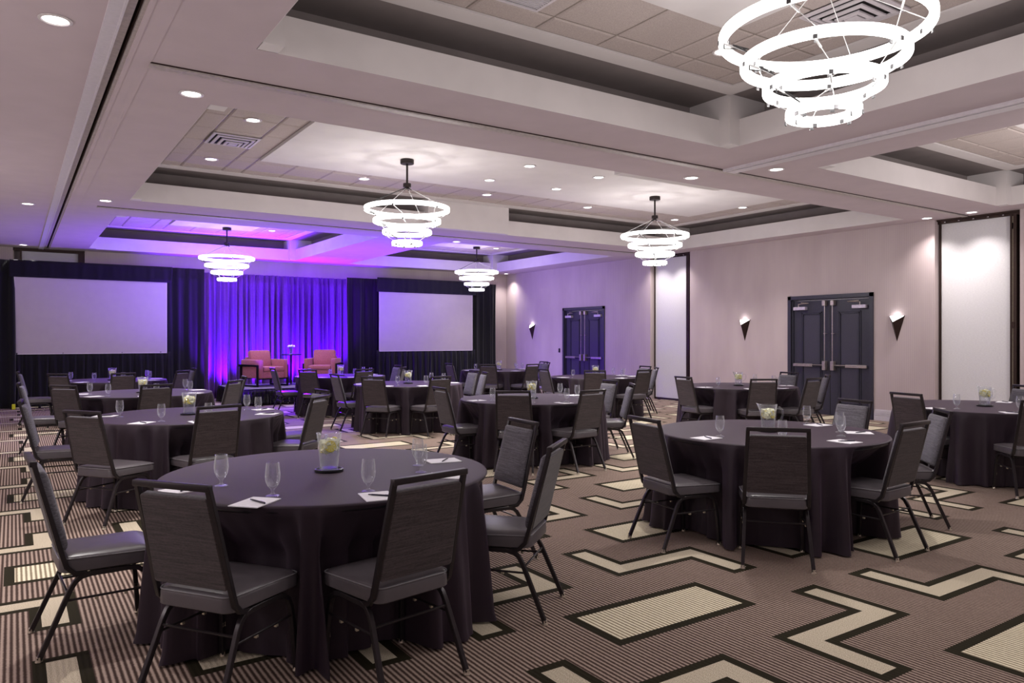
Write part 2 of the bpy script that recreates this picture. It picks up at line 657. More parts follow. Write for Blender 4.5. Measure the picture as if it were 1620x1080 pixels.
# stepped skirting on the right wall
sk = 1
for y0, y1 in ((YN, PK1[0]), (PK1[1], D1[0] - .02), (D1[1] + .02, PK2[0]), (PK2[1], D2[0] - .02), (D2[1] + .02, YF)):
    m = MB()
    m.box(XR - .034, XR, y0, y1, 0, .095).box(XR - .030, XR, y0, y1, .10, .125).box(XR - .024, XR, y0, y1, .13, .158)
    m.box(XR - .018, XR, y0, y1, .163, .188).box(XR - .010, XR, y0, y1, .188, .205).box(XR - .012, XR, y0, y1, 0, .19)
    structure(m.build('baseboard_right_%d' % sk, M['trim']))
    sk += 1


# double doors
def double_door(n, y0, y1, h):
    d = empty('door_%d' % n, (XR, (y0 + y1) / 2, 0))
    structure(d)
    hw = (y1 - y0) / 2
    fr = MB()
    fr.box(-.03, .12, -hw - .0, -hw + .075, 0, h).box(-.03, .12, hw - .075, hw, 0, h).box(-.03, .12, -hw, hw, h - .075, h)
    fr.box(.02, .12, -hw + .07, -hw + .105, 0, h - .07).box(.02, .12, hw - .105, hw - .07, 0, h - .07).box(.02, .12, -hw + .07, hw - .07, h - .095, h - .07)
    fr.build('door_frame', M['door'], d)
    for s in (-1, 1):
        a, b = sorted((s * .006, s * (hw - .108)))
        leaf = MB().bbox(.045, .10, a, b, .01, h - .10, .004).build('door_leaf', M['door'], d)
        yc, wv = (a + b) / 2, (b - a)
        for z0, z1 in ((0.20, 0.86), (1.10, h - .33)) if False else ((0.20, h - .33),):
            py0, py1 = yc - wv * .5 + .17, yc + wv * .5 - .17
            mo = MB()
            for o_, t_, w_ in ((0, .018, .018), (.03, .026, .02), (.058, .012, .014)):
                A, B, E0, E1 = py0 + o_, py1 - o_, z0 + o_, z1 - o_
                mo.box(.045 - t_, .047, A, A + w_, E0, E1).box(.045 - t_, .047, B - w_, B, E0, E1)
                mo.box(.045 - t_, .047, A, B, E0, E0 + w_).box(.045 - t_, .047, A, B, E1 - w_, E1)
            mo.build('panel_moulding', M['door'], leaf)
            MB().box(.036, .046, py0 + .072, py1 - .072, z0 + .072, z1 - .072).build('inset_panel', M['door_panel'], leaf)
        # panic bar
        bz = 0.99
        ys = s * .085
        ye = s * (hw - .13)
        p, q = sorted((ys, ye))
        ba = MB().bbox(-.028, .005, *sorted((s * .36, ye)), bz - .028, bz + .028, .006)
        ba.build('panic_bar', M['brushed'], leaf)
        MB().bbox(-.022, .012, *sorted((s * .10, s * .37)), bz - .024, bz + .024, .004).build('push_pad', M['rubber'], leaf)
        MB().bbox(-.026, .0, *sorted((s * .10, s * .37)), bz + .006, bz + .018, .003).build('push_pad_trim', M['brushed'], leaf)
        MB().bbox(-.05, .045, *sorted((s * .055, s * .125)), bz - .09, bz + .09, .008).build('latch_case', M['brushed'], leaf)
        MB().tube([(-.018, s * .085, bz + .08), (-.018, s * .085, h - .20)], .008, n=8).build('vertical_rod', M['brushed'], leaf, smooth=60)
        MB().bbox(-.026, .045, s * .085 - .02, s * .085 + .02, 1.62, 1.635, .003).build('rod_guide', M['brushed'], leaf)
        MB().bbox(-.05, .045, *sorted((s * .055, s * .13)), h - .22, h - .115, .012).build('top_latch', M['brushed'], leaf)
        # closer
        c0, c1 = sorted((s * (hw - .42), s * (hw - .145)))
        MB().bbox(-.045, .045, c0, c1, h - .29, h - .225, .006).build('closer_body', M['closer'], leaf)
        MB().tube([(-.03, s * (hw - .26), h - .225), (-.03, s * (hw - .26), h - .17), (-.05, s * (hw - .5), h - .155), (-.0, s * (hw - .3), h - .14)], .010, n=6).build('closer_arm', M['brushed'], leaf)
    return d


double_door(1, *D1)
double_door(2, *D2)
# small fire strobe / thermostat boxes by the far door
t = MB().bbox(XR - .03, XR - .001, 17.50, 17.55, 1.12, 1.24, .004).build('wall_switch', M['rubber'])
tag(t, 'small dark wall switch beside the far double door', 'switch')

# ------------------------------------------------------------------ ceiling
O1 = (1.456, 6.532, -.05, 5.478)
O1B = (8.14, 12.95, -.05, 5.478)
O2 = (1.456, 12.95, 7.00, 12.522)
O3 = (1.45, 6.25, 14.20, 19.80)
O3B = (7.75, 12.60, 14.20, 19.80)
SL0, SL1 = 0.575, 0.715     # slot of the folding-wall track along Y

so = MB()
XA = (XL, SL0)
for y0, y1, xs in ((YN, O1[2], ()), (O1[2], O1[3], ((O1[0], O1[1]), (O1B[0], O1B[1]))), (O1[3], O2[2], ()),
                   (O2[2], O2[3], ((O2[0], O2[1]),)), (O2[3], O3[2], ()), (O3[2], O3[3], ((O3[0], O3[1]), (O3B[0], O3B[1]))), (O3[3], YF, ())):
    so.box(XL, SL0, y0, y1, ZC, ZF)
    x = SL1
    for a, b in xs:
        so.box(x, a, y0, y1, ZC, ZF)
        x = b
    so.box(x, XR, y0, y1, ZC, ZF)
# corner posts of every coffer
PO = 0.155
CD = 0.42
fa = MB()
for a, b, c, d in (O1, O1B, O2, O3, O3B):
    for px, py in ((a, c), (b - PO, c), (a, d - PO), (b - PO, d - PO)):
        fa.box(px, px + PO, py, py + PO, ZC + .0005, ZF + .001)
    for px, py in ((a - CD, c - CD), (b - PO, c - CD), (a - CD, d - PO), (b - PO, d - PO)):
        x1 = min(px + PO + CD, XR - .004)
        fa.box(px, x1, py, py + PO + CD, ZF + .001, ZU)
    e = .004
    fa.box(a, b, c, c + e, ZC + .0005, ZF + .0005).box(a, b, d - e, d, ZC + .0005, ZF + .0005).box(a, a + e, c, d, ZC + .0005, ZF + .0005).box(b - e, b, c, d, ZC + .0005, ZF + .0005)
# middle piers of the long coffer
fa.box(6.42, 8.22, O2[3] - .14, O2[3], ZC + .0005, ZU).box(6.42, 8.22, O2[3], O2[3] + CD, ZF + .001, ZU)
fa.box(6.35, 8.25, O2[2], O2[2] + .14, ZC + .0005, ZU).box(6.35, 8.25, O2[2] - CD, O2[2], ZF + .001, ZU)
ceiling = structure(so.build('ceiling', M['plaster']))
structure(fa.build('fascia', M['plaster_lit'], ceiling))

# cove back walls + upper deck
cv = MB()
for (a, b, c, d) in (O1, O1B, O2, O3, O3B):
    a2, b2, c2, d2 = a - CD, min(b + CD, XR - .01), c - CD, d + CD
    for q in ((a2 - .05, b2 + .05, c2 - .05, c2), (a2 - .05, b2 + .05, d2, d2 + .05), (a2 - .05, a2, c2, d2), (b2, b2 + .05, c2, d2)):
        cv.box(*q, ZF, ZU)
    cv.box(a2, b2, c2, c + PO, ZU - .004, ZU + .001).box(a2, b2, d - PO, d2, ZU - .004, ZU + .001)  # thin dark sheets carry the shade of the cove ceiling
    cv.box(a2, a + PO, c + PO, d - PO, ZU - .004, ZU + .001).box(b - PO, b2, c + PO, d - PO, ZU - .004, ZU + .001)
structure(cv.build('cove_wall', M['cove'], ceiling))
bd = MB()
for (a, b, c, d) in (O1, O1B, O2, O3, O3B):
    i0, i1, z0, z1 = PO, .366, ZU - .022, ZU
    bd.box(a + i0, b - i0, c + i0, c + i1, z0, z1).box(a + i0, b - i0, d - i1, d - i0, z0, z1)
    bd.box(a + i0, a + i1, c + i1, d - i1, z0, z1).box(b - i1, b - i0, c + i1, d - i1, z0, z1)
structure(bd.build('plaster_border', M['plaster_lit'], ceiling))
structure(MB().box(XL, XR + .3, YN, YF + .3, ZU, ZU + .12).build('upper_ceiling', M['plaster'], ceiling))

# acoustic tile rings around dropped centre panels
TF = 0.37   # plaster margin inside the opening
PANELS = {}


def tile_field(op, panel, xb, yb):
    for i in range(len(xb) - 1):
        for j in range(len(yb) - 1):
            x0, x1, y0, y1 = xb[i], xb[i + 1], yb[j], yb[j + 1]
            mx, my = (x0 + x1) / 2, (y0 + y1) / 2
            if panel[0] < mx < panel[1] and panel[2] < my < panel[3]:
                continue
            key = (round(x1 - x0, 3), round(y1 - y0, 3))
            if key not in TILES:
                hx, hy = key[0] / 2 - .009, key[1] / 2 - .009
                m = MB()
                lo = [(-hx, -hy), (hx, -hy), (hx, hy), (-hx, hy)]
                m.loft([[(x, y, 0) for x, y in lo], [(x, y, -.007) for x, y in lo], [(x * (1 - .016 / hx), y * (1 - .016 / hy), -.016) for x, y in lo]])
                TILES[key] = m.mesh('ceiling_tile', M['tile'])
            o = bpy.data.objects.new('ceiling_tile', TILES[key])
            o.parent = ceiling
            o.location = (mx, my, ZU)
            C.objects.link(o)
    # T-bar grid behind the tiles
    g = MB()
    for x in xb:
        for (ya, yb_) in ((yb[0], yb[-1]),):
            if panel[0] + .02 < x < panel[1] - .02:
                g.box(x - .011, x + .011, ya, panel[2], ZU - .006, ZU + .001)
                g.box(x - .011, x + .011, panel[3], yb_, ZU - .006, ZU + .001)
            else:
                g.box(x - .011, x + .011, ya, yb_, ZU - .006, ZU + .001)
    for y in yb:
        if panel[2] + .02 < y < panel[3] - .02:
            g.box(xb[0], panel[0], y - .011, y + .011, ZU - .005, ZU + .001)
            g.box(panel[1], xb[-1], y - .011, y + .011, ZU - .005, ZU + .001)
        else:
            g.box(xb[0], xb[-1], y - .011, y + .011, ZU - .005, ZU + .001)
    structure(g.build('ceiling_grid', M['grid'], ceiling))
    p = MB().box(panel[0], panel[1], panel[2], panel[3], ZU - .05, ZU + .01)
    structure(p.build('ceiling_panel', M['plaster_lit'], ceiling))


TILES = {}


def breaks(a, b, p0, p1, step=.61):
    out = [a, a + .27, a + .27 + .59, p0]
    n = max(1, round((p1 - p0) / step))
    out += [p0 + (p1 - p0) * k / n for k in range(1, n + 1)]
    out += [b - .27 - .59, b - .27, b]
    r = [out[0]]
    for v in out[1:]:
        if v - r[-1] > .12:
            r.append(v)
    r[-1] = b
    return r


for op, pn in ((O1, (2.98, 5.00, 1.38, 4.16)), (O2, (2.98, 11.86, 8.45, 11.00)), (O3, (2.95, 4.75, 15.70, 18.35)),
               (O3B, (9.25, 11.10, 15.70, 18.35)), (O1B, (9.68, 11.42, 1.38, 4.10))):
    tile_field(op, pn, breaks(op[0] + TF, op[1] - TF, pn[0], pn[1]), breaks(op[2] + TF, op[3] - TF, pn[2], pn[3]))

# folding-wall track slot along Y and its lips
sl = MB()
sl.box(SL0 - .02, SL1 + .02, YN, YF, ZF, ZF + .02)
sl.box(SL1 - .046, SL1 - .036, YN, YF, ZC + .03, ZF)
structure(sl.build('trim_3', M['dark_slot']))
structure(MB().box(SL0 + .012, SL0 + .07, YN, YF, ZC + .012, ZC + .06).box(SL1 - .036, SL1 - .012, YN, YF, ZC + .006, ZC + .06).build('trim_13', M['track']))
structure(MB().box(SL0 - .085, SL0 - .001, YN, YF, ZC - .016, ZC + .001).box(SL0 - .004, SL0 + .012, YN, YF, ZC - .022, ZC + .05).build('trim_4', M['rail_white']))
structure(MB().box(SL1 - .012, SL1 + .02, YN, YF, ZC - .008, ZC + .06).box(SL1 + .02, SL1 + .15, YN, YF, ZC - .004, ZC + .001).build('trim_5', M['plaster']))
# tracks along X
for i, (y, x0, x1) in enumerate(((6.22, .86, XR), (13.38, 1.1, XR))):
    structure(MB().box(x0, x1, y - .035, y + .055, ZC - .018, ZC + .001).build('trim_%d' % (6 + i * 2), M['track']))
    structure(MB().box(x0, x1, y - .052, y - .035, ZC - .006, ZC + .001).build('trim_%d' % (7 + i * 2), M['dark_slot']))
# lilac rail along Y between the near bays
structure(MB().box(7.33, 7.47, YN, 6.17, ZC - .03, ZC + .001).build('trim_10', M['rail_white']))
structure(MB().box(7.285, 7.33, YN, 6.17, ZC - .012, ZC + .001).build('trim_11', M['dark_slot']))
structure(MB().box(7.255, 7.285, YN, 6.17, ZC - .034, ZC + .001).build('trim_12', M['rail_white']))

# air diffusers
def diffuser(x, y, z, label):
    d = empty('air_diffuser', (x, y, z))
    MB().box(-.29, .29, -.29, .29, -.012, -.004).build('backing', M['rubber'], d)
    for k, (r, zz) in enumerate(((.295, -.02), (.235, -.034), (.17, -.05), (.105, -.062))):
        m = MB()
        w = .035
        lo = [(-r, -r), (r, -r), (r, r), (-r, r)]
        li = [(p * (r - w) / r, q * (r - w) / r) for p, q in lo]
        m.loft([[(p, q, zz + .012) for p, q in lo], [(p, q, zz) for p, q in lo], [(p, q, zz - .004) for p, q in li], [(p, q, zz + .008) for p, q in li]], False, False)
        m.build('louvre_ring' if k else 'face_frame', M['rail_white'], d)
    MB().box(-.055, .055, -.055, .055, -.066, -.058).build('core_plate', M['rail_white'], d)
    return tag(d, label, 'air vent')


diffuser(2.395, 10.16, ZU - .014, 'square white louvred air diffuser in the tile ceiling of the middle bay')
diffuser(5.58, 3.42, ZU - .014, 'square white air diffuser in the tiles behind the big near chandelier')
v = empty('air_grille', (3.16, 4.66, ZU - .016))
MB().box(-.3, .3, -.15, .15, -.004, 0).build('backing', M['rubber'], v)
MB().box(-.3, .3, -.15, -.125, -.016, -.004).box(-.3, .3, .125, .15, -.016, -.004).box(-.3, -.275, -.125, .125, -.016, -.004).box(.275, .3, -.125, .125, -.016, -.004).build('face_frame', M['rail_white'], v)
for k in range(9):
    MB().box(-.275, .275, -.115 + k * .026, -.107 + k * .026, -.014, -.004).build('slat', M['rail_white'], v)
tag(v, 'slatted air return grille in the tile ceiling of the nearest bay', 'air vent')

# ------------------------------------------------------------------ recessed downlights
cm_ring = MB().lathe([(.100, -.001), (.100, -.006), (.082, -.010), (.076, -.004), (.072, .0)], 28, cap0=False, cap1=False).mesh('trim_ring', M['can_trim'], 40)
cm_lens = MB().lathe([(.0735, -.003), (.05, -.0055), (.001, -.0065)], 28, cap1=False).mesh('lens', M['lens'], 60)
DL = [
    (0.23, 5.70, ZC, 'recessed downlight nearest the camera, left of the ceiling track'),
    (0.19, 13.71, ZC, 'recessed downlight left of the ceiling track, midway to the left screen'),
    (0.19, 19.77, ZC, 'recessed downlight left of the ceiling track, just above the left drape'),
    (1.26, 6.78, ZC, 'recessed downlight in the soffit below the long track strip, nearest on that side'),
    (1.16, 12.75, ZC, 'recessed downlight in the soffit corner before the violet bay'),
    (7.30, 6.72, ZC, 'recessed downlight left of the crossing of the ceiling tracks'),
    (7.80, 5.80, ZC, 'recessed downlight right of the crossing of the ceiling tracks'),
    (13.12, 6.70, ZC, 'recessed downlight above the left edge of the nearer wall panel'),
    (13.12, 5.98, ZC, 'recessed downlight above the right edge of the nearer wall panel'),
    (7.91, 13.95, ZC, 'recessed downlight in the soffit behind the middle chandelier'),
    (13.12, 13.45, ZC, 'recessed downlight above the wall panel between the doors, left of two'),
    (13.12, 12.75, ZC, 'recessed downlight above the wall panel between the doors, right of two'),
    (13.14, 19.95, ZC, 'recessed downlight in the far right corner of the room'),
    (2.38, 9.10, ZU - .016, 'recessed downlight in the tiles in front of the square diffuser'),
    (2.39, 11.42, ZU - .016, 'recessed downlight in the tiles behind the square diffuser'),
    (4.76, 11.44, ZU - .016, 'recessed downlight in the tiles behind the middle chandelier rod'),
    (6.40, 9.08, ZU - .05, 'recessed downlight in the smooth panel, nearest of the four between the chandeliers'),
    (6.43, 10.25, ZU - .05, 'recessed downlight in the smooth panel, leftmost of the four between the chandeliers'),
    (7.76, 10.21, ZU - .05, 'recessed downlight in the smooth panel, lowest of the four between the chandeliers'),
    (7.76, 9.10, ZU - .05, 'recessed downlight in the smooth panel, rightmost of the four between the chandeliers'),
    (7.13, 11.46, ZU - .016, 'recessed downlight in the tile strip between the two middle bay chandeliers'),
    (9.48, 11.45, ZU - .016, 'recessed downlight in the tile strip left of the right chandelier'),
    (12.05, 9.75, ZU - .016, 'recessed downlight in the right tile strip, nearer one'),
    (12.05, 11.58, ZU - .016, 'recessed downlight in the right tile strip, beside the right chandelier'),
    (5.36, 4.55, ZU - .016, 'recessed downlight in the tiles left of the big near chandelier'),
    (5.20, 18.18, ZU - .016, 'small recessed downlight in the violet ceiling bay over the stage'),
    (11.60, 18.14, ZU - .016, 'small recessed downlight in the bay over the right screen'),
]
for x, y, z, lab in DL:
    e = empty('downlight', (x, y, z - .0005))
    tag(e, lab, 'ceiling light')
    for nm, me in (('trim_ring', cm_ring), ('lens', cm_lens)):
        o = bpy.data.objects.new(nm, me)
        o.parent = e
        C.objects.link(o)
    wallwash = x > 13
    spot((x, y, z - .02), (x + (.12 if wallwash else 0), y, 0), DOWN_POWER * (0.5 if wallwash else 1.0), 110 if wallwash else 88, (1, .95, .92), 1.0 if wallwash else .8, .04)

# ------------------------------------------------------------------ chandeliers
RINGS = ((.613, 3.385), (.485, 3.215), (.352, 3.055), (.217, 2.895))


def ring_mesh(R):
    w, h = .025, .031
    prof = []
    for px, pz in rrect(w, h, .012, 2):
        prof.append((R - w + px, pz))
    n = 72
    vs_, fs = [], []
    k = len(prof)
    for i in range(n):
        a = 2 * PI * i / n
        for r, z in prof:
            vs_.append((r * math.cos(a), r * math.sin(a), z))
    for i in range(n):
        for j in range(k):
            fs.append((i * k + j, ((i + 1) % n) * k + j, ((i + 1) % n) * k + (j + 1) % k, i * k + (j + 1) % k))
    return MB().add(vs_, fs)


def make_chandelier(zt):
    c = empty('ring_chandelier', (0, 0, 0))
    MB().lathe([(.001, zt), (.095, zt), (.098, zt - .004), (.098, zt - .058), (.093, zt - .064), (.001, zt - .064)], 28, cap0=False, cap1=False).build('canopy', M['fixture'], c, smooth=40)
    MB().tube([(0, 0, zt - .06), (0, 0, 3.73)], .016, n=10).build('rod', M['fixture'], c, smooth=60)
    MB().lathe([(.001, 3.755), (.056, 3.755), (.058, 3.75), (.058, 3.705), (.03, 3.70), (.03, 3.675), (.001, 3.675)], 20, cap0=False, cap1=False).build('hub', M['fixture'], c, smooth=40)
    for k in range(6):
        a = PI / 3 * k + .3
        R, z = RINGS[0]
        r = R - .03
        MB().tube([(.03 * math.cos(a), .03 * math.sin(a), 3.69), (r * math.cos(a), r * math.sin(a), z + .04)], .0035 if k != 2 else .007, n=5).build('cable', M['wire'] if k != 2 else M['black_cable'], c)
        MB().tube([(.03 * math.cos(a), .03 * math.sin(a), 3.69), (.065 * math.cos(a), .065 * math.sin(a), 3.665)], .007, n=5).build('cable_grip', M['fixture'], c)
    for i, (R, z) in enumerate(RINGS):
        ro = ring_mesh(R).build('ring', M['ring'], c, loc=(0, 0, z), smooth=50)
        for k in range(6):
            a = PI / 3 * k + .3 + i * .2
            for rr in (R + .0035, R - .0595):
                cl = MB().bbox(-.004, .004, -.012, .012, -.02, .004, .001)
                cl.xf(Matrix.Translation((rr * math.cos(a), rr * math.sin(a), -.024)) @ Matrix.Rotation(a, 4, 'Z'))
                cl.build('clip', M['clip'], ro)
        if i < 3:
            R2, z2 = RINGS[i + 1]
            for k in range(6):
                a = PI / 3 * k + .3 + i * .2
                a2 = a + .2
                q, q2 = R - .03, R2 - .03
                b = (q * math.cos(a), q * math.sin(a), z - .036)
                e = (q2 * math.cos(a2), q2 * math.sin(a2), z2 + .036)
                MB().tube([b, e], .003, n=4).build('cable', M['wire'], c)
                g = Vector(b).lerp(Vector(e), .35)
                MB().tube([Vector(b), g], .007, n=5).build('cable_grip', M['wire'], c)
                if k == 2:
                    mid = Vector(b).lerp(Vector(e), .5)
                    pts = [Vector(b), Vector(b) + Vector((.0, 0, -.03)), mid + Vector((math.cos(a) * -.07, math.sin(a) * -.07, -.01)), mid + Vector((math.cos(a) * .02, math.sin(a) * .02, .02)), Vector(e)]
                    MB().tube(pts, .005, n=5).build('power_lead', M['black_cable'], c)
    return c


CH = [((4.08, 2.70), 'large four ring chandelier nearest the camera', ZU - .05),
      ((4.71, 9.74), 'four ring chandelier with a bronze rod in the middle bay, over the centre tables', ZU - .05),
      ((9.67, 9.78), 'four ring chandelier in the middle bay closest to the right wall', ZU - .05),
      ((4.12, 18.02), 'four ring chandelier in the violet bay before the stage drape', ZU - .05),
      ((10.80, 17.90), 'four ring chandelier in front of the right screen', ZU - .05)]
ch0 = make_chandelier(ZU - .05)
for i, ((x, y), lab, zt) in enumerate(CH):
    o = ch0 if i == 0 else copy_tree(ch0)
    o.location = (x, y, 0)
    o.rotation_euler[2] = (0.0, .5, 1.1, .2, .8)[i]
    tag(o, lab, 'chandelier', 'four ring chandeliers')
    for k in range(6):
        q = PI / 3 * k + .2
        cl_ = bpy.data.lights.new('lamp_light', 'POINT')
        cl_.energy = 8.5 if i < 3 else 4.5
        cl_.color = (1, .97, .95)
        cl_.shadow_soft_size = 0
        lo_ = bpy.data.objects.new('lamp_light', cl_)
        lo_.location = (x + .66 * math.cos(q), y + .66 * math.sin(q), 2.98)
        C.objects.link(lo_)
# the sixth bay's chandelier hangs outside the frame: only its light reaches the picture
pl = bpy.data.lights.new('lamp_light', 'POINT')
pl.energy = 130
pl.color = (1, .97, .95)
pl.shadow_soft_size = .5
po = bpy.data.objects.new('lamp_light', pl)
po.location = (10.55, 2.72, 3.1)
C.objects.link(po)

# ------------------------------------------------------------------ wall sconces
for y, z, lab in ((7.40, 1.475, 'triangular bronze sconce right of the nearer double door'),
                  (10.81, 1.475, 'triangular bronze sconce left of the nearer double door'),
                  (18.91, 1.495, 'triangular bronze sconce left of the far double door')):
    e = empty('wall_sconce', (XR, y, z))
    H, W = .47, .145
    TL, TR, F_, B = (-.002, W, H), (-.002, -W, H), (-.115, .02, H - .115), (-.004, 0, 0)
    MB().add([TL, TR, F_, B], [(0, 2, 3), (1, 3, 2), (0, 3, 1)]).build('shade', M['sconce'], e)
    k = .93
    MB().add([(-.003, W * k, H - .006), (-.003, -W * k, H - .006), (-.111, .02, H - .112), (-.003, 0, H - .09)], [(0, 1, 2), (0, 3, 2), (1, 2, 3), (0, 1, 3)]).build('diffuser', M['sconce_lens'], e)
    MB().tube([TL, F_, TR], .004, n=5).build('rim', M['sconce'], e)
    tag(e, lab, 'wall light', 'bronze wall sconces')
    ql = bpy.data.lights.new('lamp_light', 'POINT')
    ql.energy = 0.3
    ql.shadow_soft_size = 0
    qo = bpy.data.objects.new('lamp_light', ql)
    qo.location = (XR - .06, y, z + H + .03)
    C.objects.link(qo)

# ------------------------------------------------------------------ drapes, screens, stage
def pleated(x0, x1, y, z0, z1, pitch, amp, seed, flare=0.0, top=0.15, nz=10, ncol=None):
    rnd = random.Random(seed)
    n = ncol or max(12, int((x1 - x0) / pitch * 12))
    ph = [rnd.uniform(0, 6.28) for _ in range(4)]
    vs_, fs = [], []
    for j in range(nz + 1):
        t_ = j / nz
        z = z1 + (z0 - z1) * t_
        for i in range(n + 1):
            u = i / n
            x = x0 + (x1 - x0) * u
            q = (x - x0) / pitch * 2 * PI
            w = math.sin(q + 1.3 * math.sin(q * .23 + ph[0]) + ph[1]) + .45 * math.sin(q * 2.17 + ph[2]) + .5 * math.sin(q * .41 + ph[3] + t_ * .9)
            a = amp * (.45 + .55 * min(1, t_ / max(top, .01)))
            xx = x + .012 * math.sin(q * .7 + t_ * 4 + ph[2])
            vs_.append((xx, y - a * w * .6 - flare * t_ * t_ + .004 * math.sin(t_ * 9 + q), z))
    for j in range(nz):
        for i in range(n):
            a = j * (n + 1) + i
            fs.append((a, a + 1, a + n + 2, a + n + 1))
    return MB().add(vs_, fs)


def cloth_obj(mb, name, mat, parent=None, thick=.004):
    o = mb.build(name, mat, parent, smooth=180)
    md = o.modifiers.new('thickness', 'SOLIDIFY')
    md.thickness = thick
    return o


DY = 19.86
o = cloth_obj(pleated(-1.6, 3.99, DY, .01, 3.272, .30, .055, 3, .02), 'black_drape', M['black_drape'])
tag(o, 'black velour drape hung behind the left projection screen', 'drape')
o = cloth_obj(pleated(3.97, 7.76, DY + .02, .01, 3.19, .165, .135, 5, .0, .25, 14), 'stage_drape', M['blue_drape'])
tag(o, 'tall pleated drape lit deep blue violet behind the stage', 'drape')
o = cloth_obj(pleated(7.74, 12.70, DY, .01, 3.235, .26, .05, 8, .02), 'black_drape', M['black_drape'])
tag(o, 'black velour drape hung behind the right projection screen', 'drape')
# the end of the left drape billows forward beside the first chair
o = cloth_obj(pleated(-1.5, .04, 19.72, .01, 3.25, .34, .08, 21, .22), 'black_drape', M['black_drape'])
tag(o, 'loose end of black drape billowing at the far left of the left screen', 'drape')
o = MB().bbox(-.02, .045, 19.28, 19.42, 0.0, .11, .01).build('floor_tape_box', M['yellow'])
tag(o, 'small yellow weight on the carpet at the foot of the left drape', 'weight')
def screen(x0, x1, z0, z1, y, label, seed):
    s = empty('projection_screen', ((x0 + x1) / 2, y, 0))
    hw = (x1 - x0) / 2
    MB().box(-hw, hw, 0, .012, z0, z1).build('screen_surface', M['screen'], s)
    fr = MB()
    fr.box(-hw - .012, hw + .012, -.004, .03, z0 - .012, z0 + .004).box(-hw - .012, hw + .012, -.004, .03, z1 - .004, z1 + .01)
    fr.box(-hw - .012, -hw + .004, -.004, .03, z0, z1).box(hw - .004, hw + .012, -.004, .03, z0, z1)
    fr.build('frame', M['rail_white'], s)
    cloth_obj(pleated(-hw - .10, hw + .12, -.035, z1 - .012, 3.262, .34, .014, seed, 0, .3, 4), 'valance', M['black_drape'], s)
    cloth_obj(pleated(-hw - .10, hw + .12, .02, .02, z0 + .02, .17, .035, seed + 1, .03, .3, 6), 'skirt', M['black_drape'], s)
    for q in (-hw * .7, hw * .7):
        MB().box(q - .02, q + .02, .03, .07, 0, z0 + .1).box(q - .02, q + .02, -.25, .1, 0, .03).build('leg', M['black_steel'], s)
    return tag(s, label, 'screen', 'projection screens')


screen(.03, 3.09, 1.19, 2.895, 19.66, 'left projection screen, blank, framed by black drape', 31)
screen(8.65, 11.70, 1.175, 2.868, 19.66, 'right projection screen, blank, framed by black drape', 41)

# stage
SX0, SX1, SY0, SY1, SH = 4.20, 7.75, 17.35, 19.25, .38
st = empty('stage_platform', ((SX0 + SX1) / 2, (SY0 + SY1) / 2, 0))
hx, hy = (SX1 - SX0) / 2, (SY1 - SY0) / 2
for k in range(3):
    a = -hx + k * 2 * hx / 3
    MB().bbox(a + .002, a + 2 * hx / 3 - .002, -hy, hy, SH - .045, SH, .005).build('deck_panel', M['stage_top'], st)
MB().box(-hx - .006, hx + .006, -hy - .006, -hy, SH - .05, SH - .004).box(-hx - .006, -hx, -hy, hy, SH - .05, SH - .004).box(hx, hx + .006, -hy, hy, SH - .05, SH - .004).build('deck_edge', M['black_steel'], st)


def skirt_strip(L, seed):
    rnd = random.Random(seed)
    m = pleated(0, L, 0, .006, SH - .03, .085, .028, seed, .035, .8, 6)
    return m


cloth_obj(skirt_strip(2 * hx, 51).xf(Matrix.Translation((-hx, -hy - .015, 0))), 'stage_skirt', M['skirt'], st)
cloth_obj(skirt_strip(2 * hy, 52).xf(Matrix.Translation((-hx - .015, hy, 0)) @ Matrix.Rotation(-PI / 2, 4, 'Z')), 'stage_skirt', M['skirt'], st)
cloth_obj(skirt_strip(2 * hy, 53).xf(Matrix.Translation((hx + .015, -hy, 0)) @ Matrix.Rotation(PI / 2, 4, 'Z')), 'stage_skirt', M['skirt'], st)
for x in (-hx + .1, 0, hx - .1):
    for y in (-hy + .1, hy - .1):
        MB().tube([(x, y, 0), (x, y, SH - .05)], .02, n=8).build('leg', M['black_steel'], st)
tag(st, 'low stage platform with gathered black satin skirt before the violet drape', 'stage')


def armchair(x, y, rz, label):
    e = empty('lounge_armchair', (x, y, SH), rz)   # faces -Y
    W, D = .39, .40
    MB().bbox(-W + .10, W - .10, -D + .01, D - .02, .20, .36, .02).build('seat_base', M['coral'], e, smooth=40)
    MB().bbox(-W + .105, W - .105, -D - .015, D - .22, .36, .475, .035).build('seat_cushion', M['coral'], e, smooth=40)
    b = MB().bbox(-W + .108, W - .108, -.075, .075, -.22, .22, .05)
    b.xf(Matrix.Translation((0, D - .20, .64)) @ Matrix.Rotation(-.2, 4, 'X'))
    b.build('back_cushion', M['coral'], e, smooth=40)
    MB().bbox(-W + .10, W - .10, D - .12, D, .20, .70, .03).build('backrest', M['coral'], e, smooth=40)
    for s in (-1, 1):
        a, c = sorted((s * W, s * (W - .105)))
        MB().bbox(a, c, -D, D, .20, .645, .025).build('armrest', M['coral'], e, smooth=40)
        q = s * (W + .022)
        fr = MB().tube([(q, D + .03, .50), (q, -D + .06, .50), (q, -D + .06, .02), (q, D - .05, .02), (q, D - .05, .50)], .022, .028, square=True, up=(1, 0, 0))
        fr.build('side_frame', M['black_steel'], e)
    MB().bbox(-W - .02, W + .02, D - .08, D - .03, .17, .20, .004).bbox(-W - .02, W + .02, -D + .03, -D + .08, .17, .20, .004).build('cross_rail', M['black_steel'], e)
    return tag(e, label, 'armchair', 'coral armchairs on the stage')


